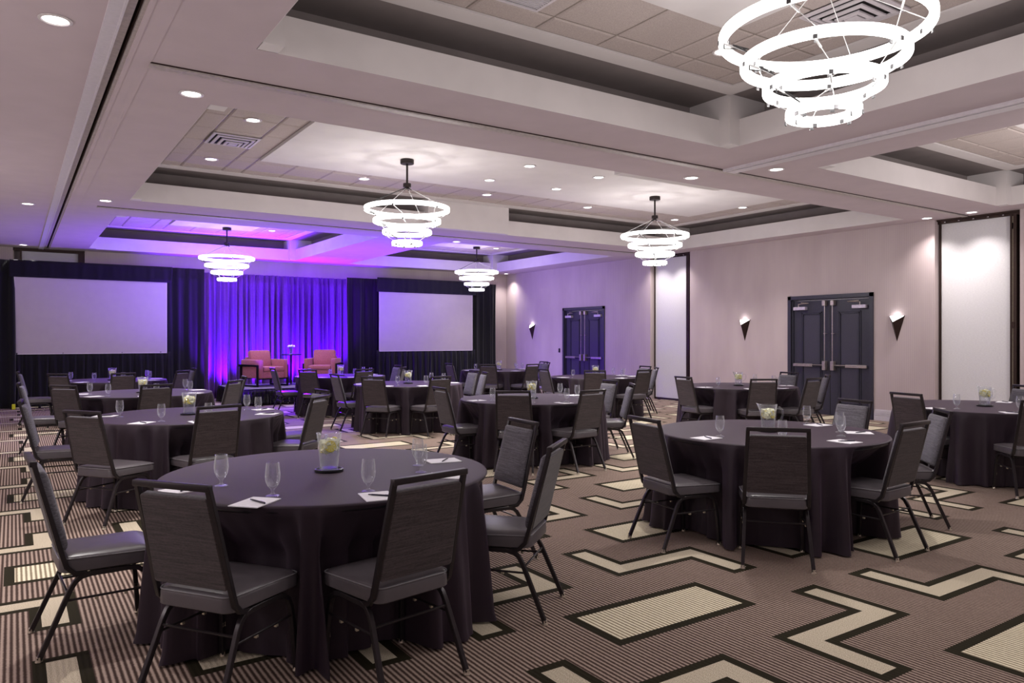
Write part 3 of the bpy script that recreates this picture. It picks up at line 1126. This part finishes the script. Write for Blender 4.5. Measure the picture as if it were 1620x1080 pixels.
armchair(5.08, 18.40, math.radians(18), 'coral armchair with black steel side frame, turned sideways at the left of the stage')
armchair(6.62, 18.62, math.radians(-32), 'coral armchair facing forward at the right of the stage')
ct = empty('cocktail_table', (5.80, 18.62, SH))
MB().lathe([(.001, .735), (.245, .735), (.25, .74), (.25, .755), (.245, .76), (.001, .76)], 36, cap0=False, cap1=False).build('tabletop', M['black_table'], ct, smooth=40)
MB().tube([(0, 0, .01), (0, 0, .74)], .022, n=10).build('post', M['black_steel'], ct, smooth=60)
MB().lathe([(.001, .018), (.05, .016), (.20, .006), (.20, 0), (.001, 0)], 32, cap0=False, cap1=False).build('base', M['black_steel'], ct, smooth=40)
tag(ct, 'tall slim black cocktail table between the armchairs on stage', 'table')
va = empty('tulip_vase', (5.80, 18.62, SH + .7605))
MB().lathe([(.001, 0), (.036, 0), (.040, .004), (.042, .10), (.044, .13), (.0405, .13), (.038, .10), (.036, .008), (.001, .008)], 20, cap0=False, cap1=False).build('vase_glass', M['glass'], va, smooth=40)
rnd = random.Random(4)
for k in range(9):
    a = k * 2.4
    r = .02 + .075 * math.sqrt(k / 9)
    tip = (r * math.cos(a), r * math.sin(a), .20 - r * .35 + rnd.uniform(-.01, .01))
    MB().tube([(.01 * math.cos(a), .01 * math.sin(a), .02), (.02 * math.cos(a), .02 * math.sin(a), .12), tip], .0035, n=5).build('stem', M['leaf'], va)
    pr_ = [(.004, -.004), (.02, .006), (.025, .022), (.021, .038), (.010, .048)]
    m = MB().lathe(pr_, 8)
    m.xf(Matrix.Translation(tip))
    m.build('blossom', M['petal'], va, smooth=80)
for k in range(4):
    a = k * 1.6 + .4
    MB().add([(.01 * math.cos(a), .01 * math.sin(a), .09), (.05 * math.cos(a + .25), .05 * math.sin(a + .25), .15), (.085 * math.cos(a), .085 * math.sin(a), .165), (.05 * math.cos(a - .25), .05 * math.sin(a - .25), .15), (.045 * math.cos(a), .045 * math.sin(a), .138)],
             [(0, 1, 4), (1, 2, 4), (2, 3, 4), (3, 0, 4)]).build('leaf', M['leaf'], va)
tag(va, 'small glass vase of white tulips on the cocktail table', 'vase')

# ------------------------------------------------------------------ chairs
CHH = .945


def make_chair():
    c = empty('banquet_chair', (0, 0, 0))
    # seat cushion
    o = rrect(.212, .222, .05, 5, .06)
    L = []
    for d, z in ((.012, .388), (.0, .396), (.0, .445), (.004, .458), (.016, .468), (.06, .476), (.13, .479)):
        L.append([(x, y + .045, z - .012 * max(0, (y - .1)) / .12 * (1 if z > .44 else 0)) for x, y in scaled(o, d, .212, .222)])
    MB().loft(L).build('seat', M['seat'], c, smooth=50)
    pp = [(x, y + .045, .459 - .012 * max(0, (y - .1)) / .12) for x, y in scaled(o, .0015, .212, .222)]
    MB().tube(pp + [pp[0]], .0035, n=5, cap=False).build('piping', M['piping'], c, smooth=80)
    # backrest: lean frame in (x, s, n)
    p0, p1 = Vector((0, -.172, .495)), Vector((0, -.268, .888))
    ax = (p1 - p0).normalized()
    nr = Vector((1, 0, 0)).cross(ax)
    nr = -nr if nr.y < 0 else nr
    hh = (p1 - p0).length / 2
    mid = (p0 + p1) / 2

    def bp(x, s, n):
        return mid + Vector((x, 0, 0)) + ax * s + nr * n
    o = rrect(.186, hh, .014, 4, -.045)
    L = []
    for d, n in ((0, .000), (0, .022), (.006, .032), (.02, .040), (.06, .046)):
        L.append([bp(x, y, n) for x, y in scaled(o, d, .186, hh)])
    MB().loft(L).build('backrest', M['back_front'], c, smooth=50)
    L = []
    for d, n in ((0, -.002), (0, -.010), (.004, -.013)):
        L.append([bp(x, y, n) for x, y in scaled(o, d, .186, hh)])
    MB().loft(L).build('back_panel', M['back_rear'], c)
    # back frame
    pth = []
    side = [(.150, .02, .375), (.193, -.06, .376), (.201, -.115, .388), (.205, -.150, .425), (.204, -.170, .495), (.194, -.236, .76), (.188, -.281, CHH - .012)]
    pth = [(-x, y, z) for x, y, z in side] + [(x, y, z) for x, y, z in reversed(side)]
    MB().tube(pth, .0125, .0125, square=True, up=(1, 0, 0)) if False else None
    fr = MB()
    for s in (-1, 1):
        fr.tube([(s * x, y, z) for x, y, z in side[1:]], .0125, .011, square=True, up=(1, 0, 0))
    fr.bbox(-.200, .200, -.298, -.266, CHH - .027, CHH, .005)
    fr.build('back_frame', M['frame'], c, smooth=35)
    # leg frames
    for s in (-1, 1):
        fx = .196
        front = [(s * .214, .238, .012), (s * .207, .226, .20), (s * .200, .214, .305), (s * .198, .196, .345), (s * .197, .165, .367), (s * .197, .12, .374)]
        rail = [(s * .197, .12, .374), (s * .196, -.045, .374)]
        rear = [(s * .196, -.045, .374), (s * .197, -.085, .366), (s * .199, -.112, .345), (s * .202, -.135, .305), (s * .221, -.262, .012)]
        for nm, p in (('leg', front), ('leg', rear)):
            lg = MB().tube(p, .0115, .0115, square=True, up=(1, 0, 0)).build(nm, M['frame'], c, smooth=35)
            ft = Vector(p[0] if p is front else p[-1])
            MB().lathe([(.001, .0), (.015, .0), (.017, .004), (.013, .012), (.012, .026), (.001, .026)], 10, ft.x, ft.y, cap0=False, cap1=False).build('glide', M['glide'], lg, smooth=50)
            if p is front:
                MB().bbox(ft.x + s * -.016, ft.x + s * -.004, .222, .236, .15, .166, .003).build('bumper', M['glide'], lg)
        MB().tube(rail, .0115, .0115, square=True, up=(1, 0, 0)).build('seat_rail', M['frame'], c, smooth=35)
        MB().tube([(s * .204, .222, .262), (s * .205, -.152, .262)], .006, n=6).build('side_stretcher', M['frame'], c, smooth=60)
        for yy in (.11, -.02):
            MB().bbox(s * .204 - .007, s * .204 + .007, yy - .008, yy + .008, .246, .258, .002).build('bumper', M['glide'], c)
    MB().tube([(-.203, -.142, .292), (.203, -.142, .292)], .0065, n=6).build('rear_stretcher', M['frame'], c, smooth=60)
    MB().tube([(-.197, .13, .366), (.197, .13, .366)], .008, n=6).tube([(-.197, -.03, .366), (.197, -.03, .366)], .008, n=6).build('cross_bar', M['frame'], c, smooth=60)
    return c


TB = {'T1': (1.52, 4.17), 'T2': (5.19, 3.94), 'T3': (1.48, 8.07), 'T4': (1.53, 11.69), 'T5': (1.53, 15.58), 'T6': (5.53, 7.80),
      'T7': (5.61, 11.56), 'T8': (5.64, 14.80), 'T9': (9.89, 15.34), 'T10': (9.78, 11.57), 'T11': (9.81, 8.02), 'T12': (9.15, 4.03)}
TN = {'T1': 'nearest table', 'T2': 'big foreground table at right', 'T3': 'left row second table', 'T4': 'left row third table',
      'T5': 'left row last table', 'T6': 'centre row front table', 'T7': 'centre row middle table', 'T8': 'table touching the stage',
      'T9': 'far table by right screen', 'T10': 'table at far double door', 'T11': 'table at nearer double door', 'T12': 'table at right edge'}
CN = {'L': 'on the left side of the', 'FL': 'back turned, front left of the', 'FR': 'back turned, front right of the',
      'RT': 'facing left at the right of the', 'RB': 'farther right side of the'}
CHAIRS = [('T1', 'L', 0.07, 4.38, 3), ('T1', 'FL', 0.535, 3.28, 35), ('T1', 'FR', 1.50, 2.87, 100), ('T1', 'RT', 2.54, 3.33, 130), ('T1', 'RB', 3.05, 4.41, 176),
          ('T2', 'L', 3.87, 4.03, 350), ('T2', 'FL', 4.16, 3.08, 42), ('T2', 'FR', 5.25, 2.76, 93), ('T2', 'RT', 6.38, 3.13, 134), ('T2', 'RB', 6.70, 4.10, 168),
          ('T3', 'L', 0.06, 8.48, 356), ('T3', 'FL', 0.46, 6.94, 36), ('T3', 'FR', 1.50, 6.83, 103), ('T3', 'RT', 2.60, 7.37, 136), ('T3', 'RB', 2.94, 8.30, 183),
          ('T4', 'L', 0.06, 11.87, 356), ('T4', 'FL', 0.52, 10.90, 44), ('T4', 'FR', 1.53, 10.45, 105), ('T4', 'RT', 2.59, 10.83, 138), ('T4', 'RB', 2.99, 11.95, 175),
          ('T5', 'L', 0.07, 15.84, 356), ('T5', 'FL', 0.62, 14.60, 45), ('T5', 'FR', 1.57, 14.24, 105), ('T5', 'RT', 2.60, 14.74, 136), ('T5', 'RB', 2.99, 15.81, 180),
          ('T6', 'L', 4.25, 7.91, 355), ('T6', 'FL', 4.65, 6.92, 46), ('T6', 'FR', 5.49, 6.53, 96), ('T6', 'RT', 6.70, 7.18, 146), ('T6', 'RB', 7.00, 7.95, 171),
          ('T7', 'L', 4.40, 11.84, 359), ('T7', 'FL', 4.59, 10.70, 38), ('T7', 'FR', 5.53, 10.24, 98), ('T7', 'RT', 6.90, 11.14, 162), ('T7', 'RB', 7.10, 11.85, 176),
          ('T8', 'L', 4.30, 15.01, 357), ('T8', 'FL', 4.64, 13.90, 38), ('T8', 'FR', 5.62, 13.48, 99), ('T8', 'RT', 6.71, 14.02, 144), ('T8', 'RB', 7.06, 15.05, 178),
          ('T9', 'L', 8.58, 15.50, 356), ('T9', 'FL', 8.96, 14.36, 42), ('T9', 'FR', 9.94, 13.97, 99), ('T9', 'RT', 11.06, 14.94, 164), ('T9', 'RB', 11.33, 15.44, 175),
          ('T10', 'L', 8.54, 11.66, 353), ('T10', 'FL', 8.90, 10.54, 45), ('T10', 'FR', 9.83, 10.21, 95), ('T10', 'RT', 10.92, 10.99, 144), ('T10', 'RB', 11.26, 11.67, 172),
          ('T11', 'L', 8.57, 8.06, 352), ('T11', 'FL', 9.06, 6.95, 58), ('T11', 'FR', 9.90, 6.70, 94), ('T11', 'RT', 10.99, 7.19, 133), ('T11', 'RB', 11.25, 8.10, 174),
          ('T12', 'L', 7.98, 4.30, 347), ('T12', 'FL', 8.10, 3.05, 46), ('T12', 'RB', 10.54, 4.15, 160)]
chair0 = make_chair()
POS = {}
for i, (tb, k, x, y, fa) in enumerate(CHAIRS):
    o = chair0 if i == 0 else copy_tree(chair0)
    a = math.radians(fa)
    cx, cy = x + .282 * math.cos(a), y + .282 * math.sin(a)
    o.location = (cx, cy, 0)
    o.rotation_euler[2] = a - PI / 2
    POS.setdefault(tb, []).append((k, cx, cy, a))
    tag(o, 'charcoal banquet chair, %s %s' % (CN[k], TN[tb]), 'chair', 'banquet chairs at the round tables')

# ------------------------------------------------------------------ tables under floor-length cloths
RT_ = .915


def make_cloth(tb, seed, n):
    rnd = random.Random(seed)
    tx, ty = TB[tb]
    comps = [(k, rnd.uniform(.4, 1.0), rnd.uniform(0, 6.28)) for k in (23, 31, 37, 17, 6)]
    chs = [(cx - tx, cy - ty, a) for (_, cx, cy, a) in POS[tb]]
    vs_, fs = [], []

    def fold(th):
        v = 0
        for k, am, ph in comps:
            v += am * math.sin(k * th + ph + .5 * math.sin(3 * th + ph))
        v /= 2.2
        return math.copysign(abs(v) ** .8, v)
    rings = []
    for r in (.25, .55, .80, .875, .900):
        rings.append([(r * math.cos(2 * PI * i / n), r * math.sin(2 * PI * i / n), .760) for i in range(n)])
    rings.append([(.911 * math.cos(2 * PI * i / n), .911 * math.sin(2 * PI * i / n), .7575) for i in range(n)])
    rings.append([(RT_ * math.cos(2 * PI * i / n), RT_ * math.sin(2 * PI * i / n), .750) for i in range(n)])
    nz = 16
    for j in range(1, nz + 1):
        t_ = j / nz
        z = .750 - t_ * .738
        lp = []
        for i in range(n):
            th = 2 * PI * i / n
            f = fold(th)
            r = RT_ + .035 * t_ + (.068 * f + .008 * math.sin(53 * th + comps[0][2])) * (t_ ** .5) * (1.0 if t_ < .96 else 1.15)
            x, y = r * math.cos(th), r * math.sin(th)
            for (qx, qy, a) in chs:
                dx, dy = x - qx, y - qy
                lx = dx * math.sin(a) - dy * math.cos(a)
                ly = dx * math.cos(a) + dy * math.sin(a)
                soft = min(1.0, max(0.0, (.76 - z) / .24))
                if abs(lx) < .262 and -.4 < ly < .335:
                    edge = min(1.0, max(0.0, (.262 - abs(lx)) / .04))
                    push = (.292 + .03 * f - ly) * edge * soft
                    if push > 0:
                        x += math.cos(a) * push
                        y += math.sin(a) * push
            lp.append((x, y, z))
        rings.append(lp)
    return MB().loft(rings, True, False)


for i, tb in enumerate(TB):
    e = empty('banquet_table', (*TB[tb], 0), 0)
    MB().lathe([(.001, .725), (.90, .725), (.905, .73), (.905, .75), (.90, .755), (.001, .755)], 48, cap0=False, cap1=False).build('tabletop', M['black_table'], e)
    MB().tube([(0, 0, 0), (0, 0, .73)], .05, n=12).build('pedestal', M['black_steel'], e)
    MB().lathe([(.001, .03), (.30, .02), (.30, 0), (.001, 0)], 24, cap0=False, cap1=False).build('base', M['black_steel'], e)
    o = make_cloth(tb, 100 + i, 400 if tb in ('T1', 'T2', 'T3', 'T6') else 260).build('tablecloth', M['cloth'], e, smooth=180)
    tag(e, 'round banquet table under a floor-length black cloth, the ' + TN[tb], 'table', 'round tables under black cloths')

# ------------------------------------------------------------------ table settings
ZT = .7605
g_prof = [(.001, .004), (.030, .003), (.031, 0), (.033, .0), (.033, .004), (.012, .010), (.0075, .018), (.0075, .028), (.011, .036), (.024, .050), (.033, .072), (.0365, .098), (.034, .130), (.030, .163),
          (.0288, .163), (.0325, .130), (.0348, .098), (.0315, .073), (.0225, .053), (.001, .044)]
glass_me = MB().lathe(g_prof, 24, cap0=False, cap1=False).mesh('goblet_bowl', M['goblet'], 60)
water_me = MB().lathe([(.001, .0445), (.022, .0535), (.0308, .0735), (.0338, .094), (.001, .094)], 20, cap0=False, cap1=False).mesh('water', M['water'], 60)
pad_me = MB().box(-.075, .075, -.1, .1, 0, .004).mesh('note_pad', M['paper'])
pm = MB().tube([(0, -.065, .0045), (0, .045, .0045)], .0042, n=8).tube([(0, .045, .0045), (0, .062, .0045)], .003, n=8)
pen_me = pm.mesh('pen_barrel', M['pen'], 60)
clip_me = MB().bbox(-.0012, .0012, -.062, -.028, .0085, .0105, .0004).mesh('pen_clip', M['chrome'])


def meshobj(name, me, loc, rz=0, parent=None):
    o = bpy.data.objects.new(name, me)
    C.objects.link(o)
    if parent:
        o.parent = parent
    o.location = loc
    o.rotation_euler[2] = rz
    return o


PL = {'L': 'left', 'FL': 'front-left', 'FR': 'front-right', 'RT': 'right', 'RB': 'far-right'}
WATER = {('T12', 'L'), ('T12', 'RB'), ('T12', 'FR'), ('T11', 'L')}
OVR = {('T1', 'L'): ((.90, 4.06), (.72, 4.06)), ('T1', 'FL'): ((1.05, 3.66), (.94, 3.56)), ('T1', 'FR'): ((1.48, 3.50), (1.47, 3.365)),
       ('T1', 'RT'): ((1.94, 3.83), (2.00, 3.66)), ('T1', 'RB'): ((2.03, 4.05), (2.24, 4.12)),
       ('T2', 'L'): ((4.60, 3.94), (4.43, 3.93)), ('T2', 'FR'): ((5.40, 3.42), (5.13, 3.22)), ('T2', 'RT'): ((5.62, 3.57), (5.71, 3.46)), ('T2', 'RB'): ((5.92, 4.07), (5.92, 3.97))}
rnd = random.Random(77)
SLOTS = {tb: [(k, cx, cy) for (k, cx, cy, a) in POS[tb]] for tb in TB}
SLOTS['T12'].append(('FR', 9.3, 2.9))
for tb in TB:
    tx, ty = TB[tb]
    for k, cx, cy in SLOTS[tb]:
        th = math.atan2(cy - ty, cx - tx)
        if (tb, k) in OVR:
            (gx, gy), (px, py) = OVR[tb, k]
        else:
            tg = th + .16 + rnd.uniform(-.05, .05)
            rg = .64 + rnd.uniform(-.03, .03)
            gx, gy = tx + rg * math.cos(tg), ty + rg * math.sin(tg)
            px, py = tx + .775 * math.cos(th - .03), ty + .775 * math.sin(th - .03)
        d = Vector((gx - px, gy - py))
        pz = math.atan2(py - ty, px - tx) + PI / 2 + rnd.uniform(-.15, .15)
        pad = meshobj('note_pad', pad_me, (px, py, ZT), pz)
        tag(pad, 'white notepad at the %s place of the %s' % (PL[k], TN[tb]), 'notepad', 'white notepads on the tables')
        g = empty('water_goblet', (gx, gy, ZT + .0002), 0)
        # a goblet never stands on the pad
        a_ = pz
        lx = (gx - px) * math.cos(a_) + (gy - py) * math.sin(a_)
        ly = -(gx - px) * math.sin(a_) + (gy - py) * math.cos(a_)
        if abs(lx) < .11 and abs(ly) < .136:
            if abs(lx) / .11 > abs(ly) / .136:
                lx = math.copysign(.112, lx)
            else:
                ly = math.copysign(.138, ly)
            g.location = (px + lx * math.cos(a_) - ly * math.sin(a_), py + lx * math.sin(a_) + ly * math.cos(a_), ZT + .0002)
        meshobj('goblet_bowl', glass_me, (0, 0, 0), 0, g)
        wet = (tb, k) in WATER
        if wet:
            meshobj('water', water_me, (0, 0, 0), 0, g)
        tag(g, '%s stemmed glass at the %s place of the %s' % ('half full' if wet else 'empty', PL[k], TN[tb]), 'glass', 'stemmed water glasses')
        if tb in ('T1', 'T2', 'T3', 'T6', 'T11', 'T12'):
            p = empty('pen', (px + .008, py - .01, ZT + .0042), pz + .9 + rnd.uniform(-.3, .3))
            meshobj('pen_barrel', pen_me, (0, 0, 0), 0, p)
            meshobj('pen_clip', clip_me, (0, 0, 0), 0, p)
            tag(p, 'dark pen on notepad, %s place of the %s' % (PL[k], TN[tb]), 'pen', 'pens on the notepads')

# pitchers of iced lemon water on coasters
pj = [(.001, .0), (.047, .0), (.050, .004), (.053, .05), (.062, .14), (.070, .205), (.073, .212)]
outer = []
n = 36


def jug_ring(r, z, spout):
    lp = []
    for i in range(n):
        a = 2 * PI * i / n
        da = math.atan2(math.sin(a - PI), math.cos(a - PI))
        k = math.exp(-(da / .28) ** 2) * spout
        lp.append(((r + .028 * k) * math.cos(a), (r + .028 * k) * math.sin(a), z + .012 * k))
    return lp


jl = [jug_ring(r, z, max(0, (z - .15) / .062) ** 1.5 if z > .15 else 0) for r, z in pj]
jl += [jug_ring(r - .0045, max(.012, z), max(0, (z - .15) / .062) ** 1.5 if z > .15 else 0) for r, z in reversed(pj[1:])]
jl += [jug_ring(.001, .012, 0)]
jug_me = MB().loft(jl, False, False).mesh('jug', M['glass'], 70)
hd = [(.064, 0, .178), (.095, 0, .186), (.118, 0, .165), (.122, 0, .125), (.108, 0, .09), (.08, 0, .07), (.056, 0, .068)]
handle_me = MB().tube(hd, .008, .010, n=8).mesh('handle', M['glass'], 70)
jw_me = MB().lathe([(.001, .0135), (.044, .0135), (.0475, .05), (.0565, .14), (.0615, .178), (.001, .178)], 30, cap0=False, cap1=False).mesh('water', M['water'], 60)
lem_me = MB().lathe([(.001, -.0025), (.028, -.0025), (.028, .0025), (.001, .0025)], 20, cap0=False, cap1=False).mesh('flesh', M['lemon'])
rind_me = MB().lathe([(.0278, -.0028), (.0325, -.0028), (.0325, .0028), (.0278, .0028), (.0278, -.0028)], 20, cap0=False, cap1=False).mesh('rind', M['lemon_rind'])
coaster_me = MB().lathe([(.001, 0), (.078, 0), (.082, .003), (.082, .014), (.078, .016), (.072, .016), (.070, .010), (.001, .010)], 40, cap0=False, cap1=False).mesh('coaster', M['coaster'], 40)
im = MB()
r2 = random.Random(9)
for k in range(60):
    rr, aa, zz = .046 * math.sqrt(r2.random()), r2.uniform(0, 6.28), r2.uniform(.108, .166)
    s_ = r2.uniform(.010, .015)
    b = MB().bbox(-s_, s_, -s_, s_, -s_, s_, .002)
    b.xf(Matrix.Translation((rr * math.cos(aa), rr * math.sin(aa), zz)) @ Matrix.Rotation(r2.uniform(0, 3), 4, 'Z') @ Matrix.Rotation(r2.uniform(0, 3), 4, 'X'))
    im.add(b.v, b.f)
ice_me = im.mesh('ice', M['ice'])
for tb in TB:
    tx, ty = TB[tb]
    co = meshobj('coaster', coaster_me, (tx, ty, ZT))
    tag(co, 'round black coaster under the pitcher, centre of the %s' % TN[tb], 'coaster', 'black coasters under the pitchers')
    rz = {'T2': -.59, 'T11': -.59, 'T12': -.59}.get(tb, math.atan2(ty, tx) + rnd.uniform(-.25, .25))
    j = empty('water_pitcher', (tx, ty, ZT + .0105), rz)
    meshobj('jug', jug_me, (0, 0, 0), 0, j)
    meshobj('handle', handle_me, (0, 0, 0), 0, j)
    meshobj('water', jw_me, (0, 0, 0), 0, j)
    tag(j, 'glass pitcher of iced lemon water in the middle of the %s' % TN[tb], 'pitcher', 'pitchers of lemon water')
    ic = meshobj('ice_cubes', ice_me, (tx, ty, ZT + .0105), rnd.uniform(0, 6))
    tag(ic, 'cubes of ice floating in the pitcher of the %s' % TN[tb], 'ice', 'ice in the pitchers', 'stuff')
    for q in range(3):
        a = -.59 - PI / 2 + (-.98, .52, 2.5)[q] + rnd.uniform(-.12, .12)
        z = (.138, .134, .145)[q] + rnd.uniform(-.008, .008)
        rr = .0555 * (z / .14) ** .4 - .012
        s = empty('lemon_slice', (tx + rr * math.cos(a), ty + rr * math.sin(a), ZT + .0105 + z))
        s.rotation_euler = (PI / 2 - .1, rnd.uniform(-.3, .3), a + PI / 2)
        meshobj('flesh', lem_me, (0, 0, 0), 0, s)
        meshobj('rind', rind_me, (0, 0, 0), 0, s)
        tag(s, '%s lemon slice in the pitcher on the %s' % (('left', 'right', 'rear')[q], TN[tb]), 'lemon slice', 'lemon slices in the pitcher of the ' + TN[tb])
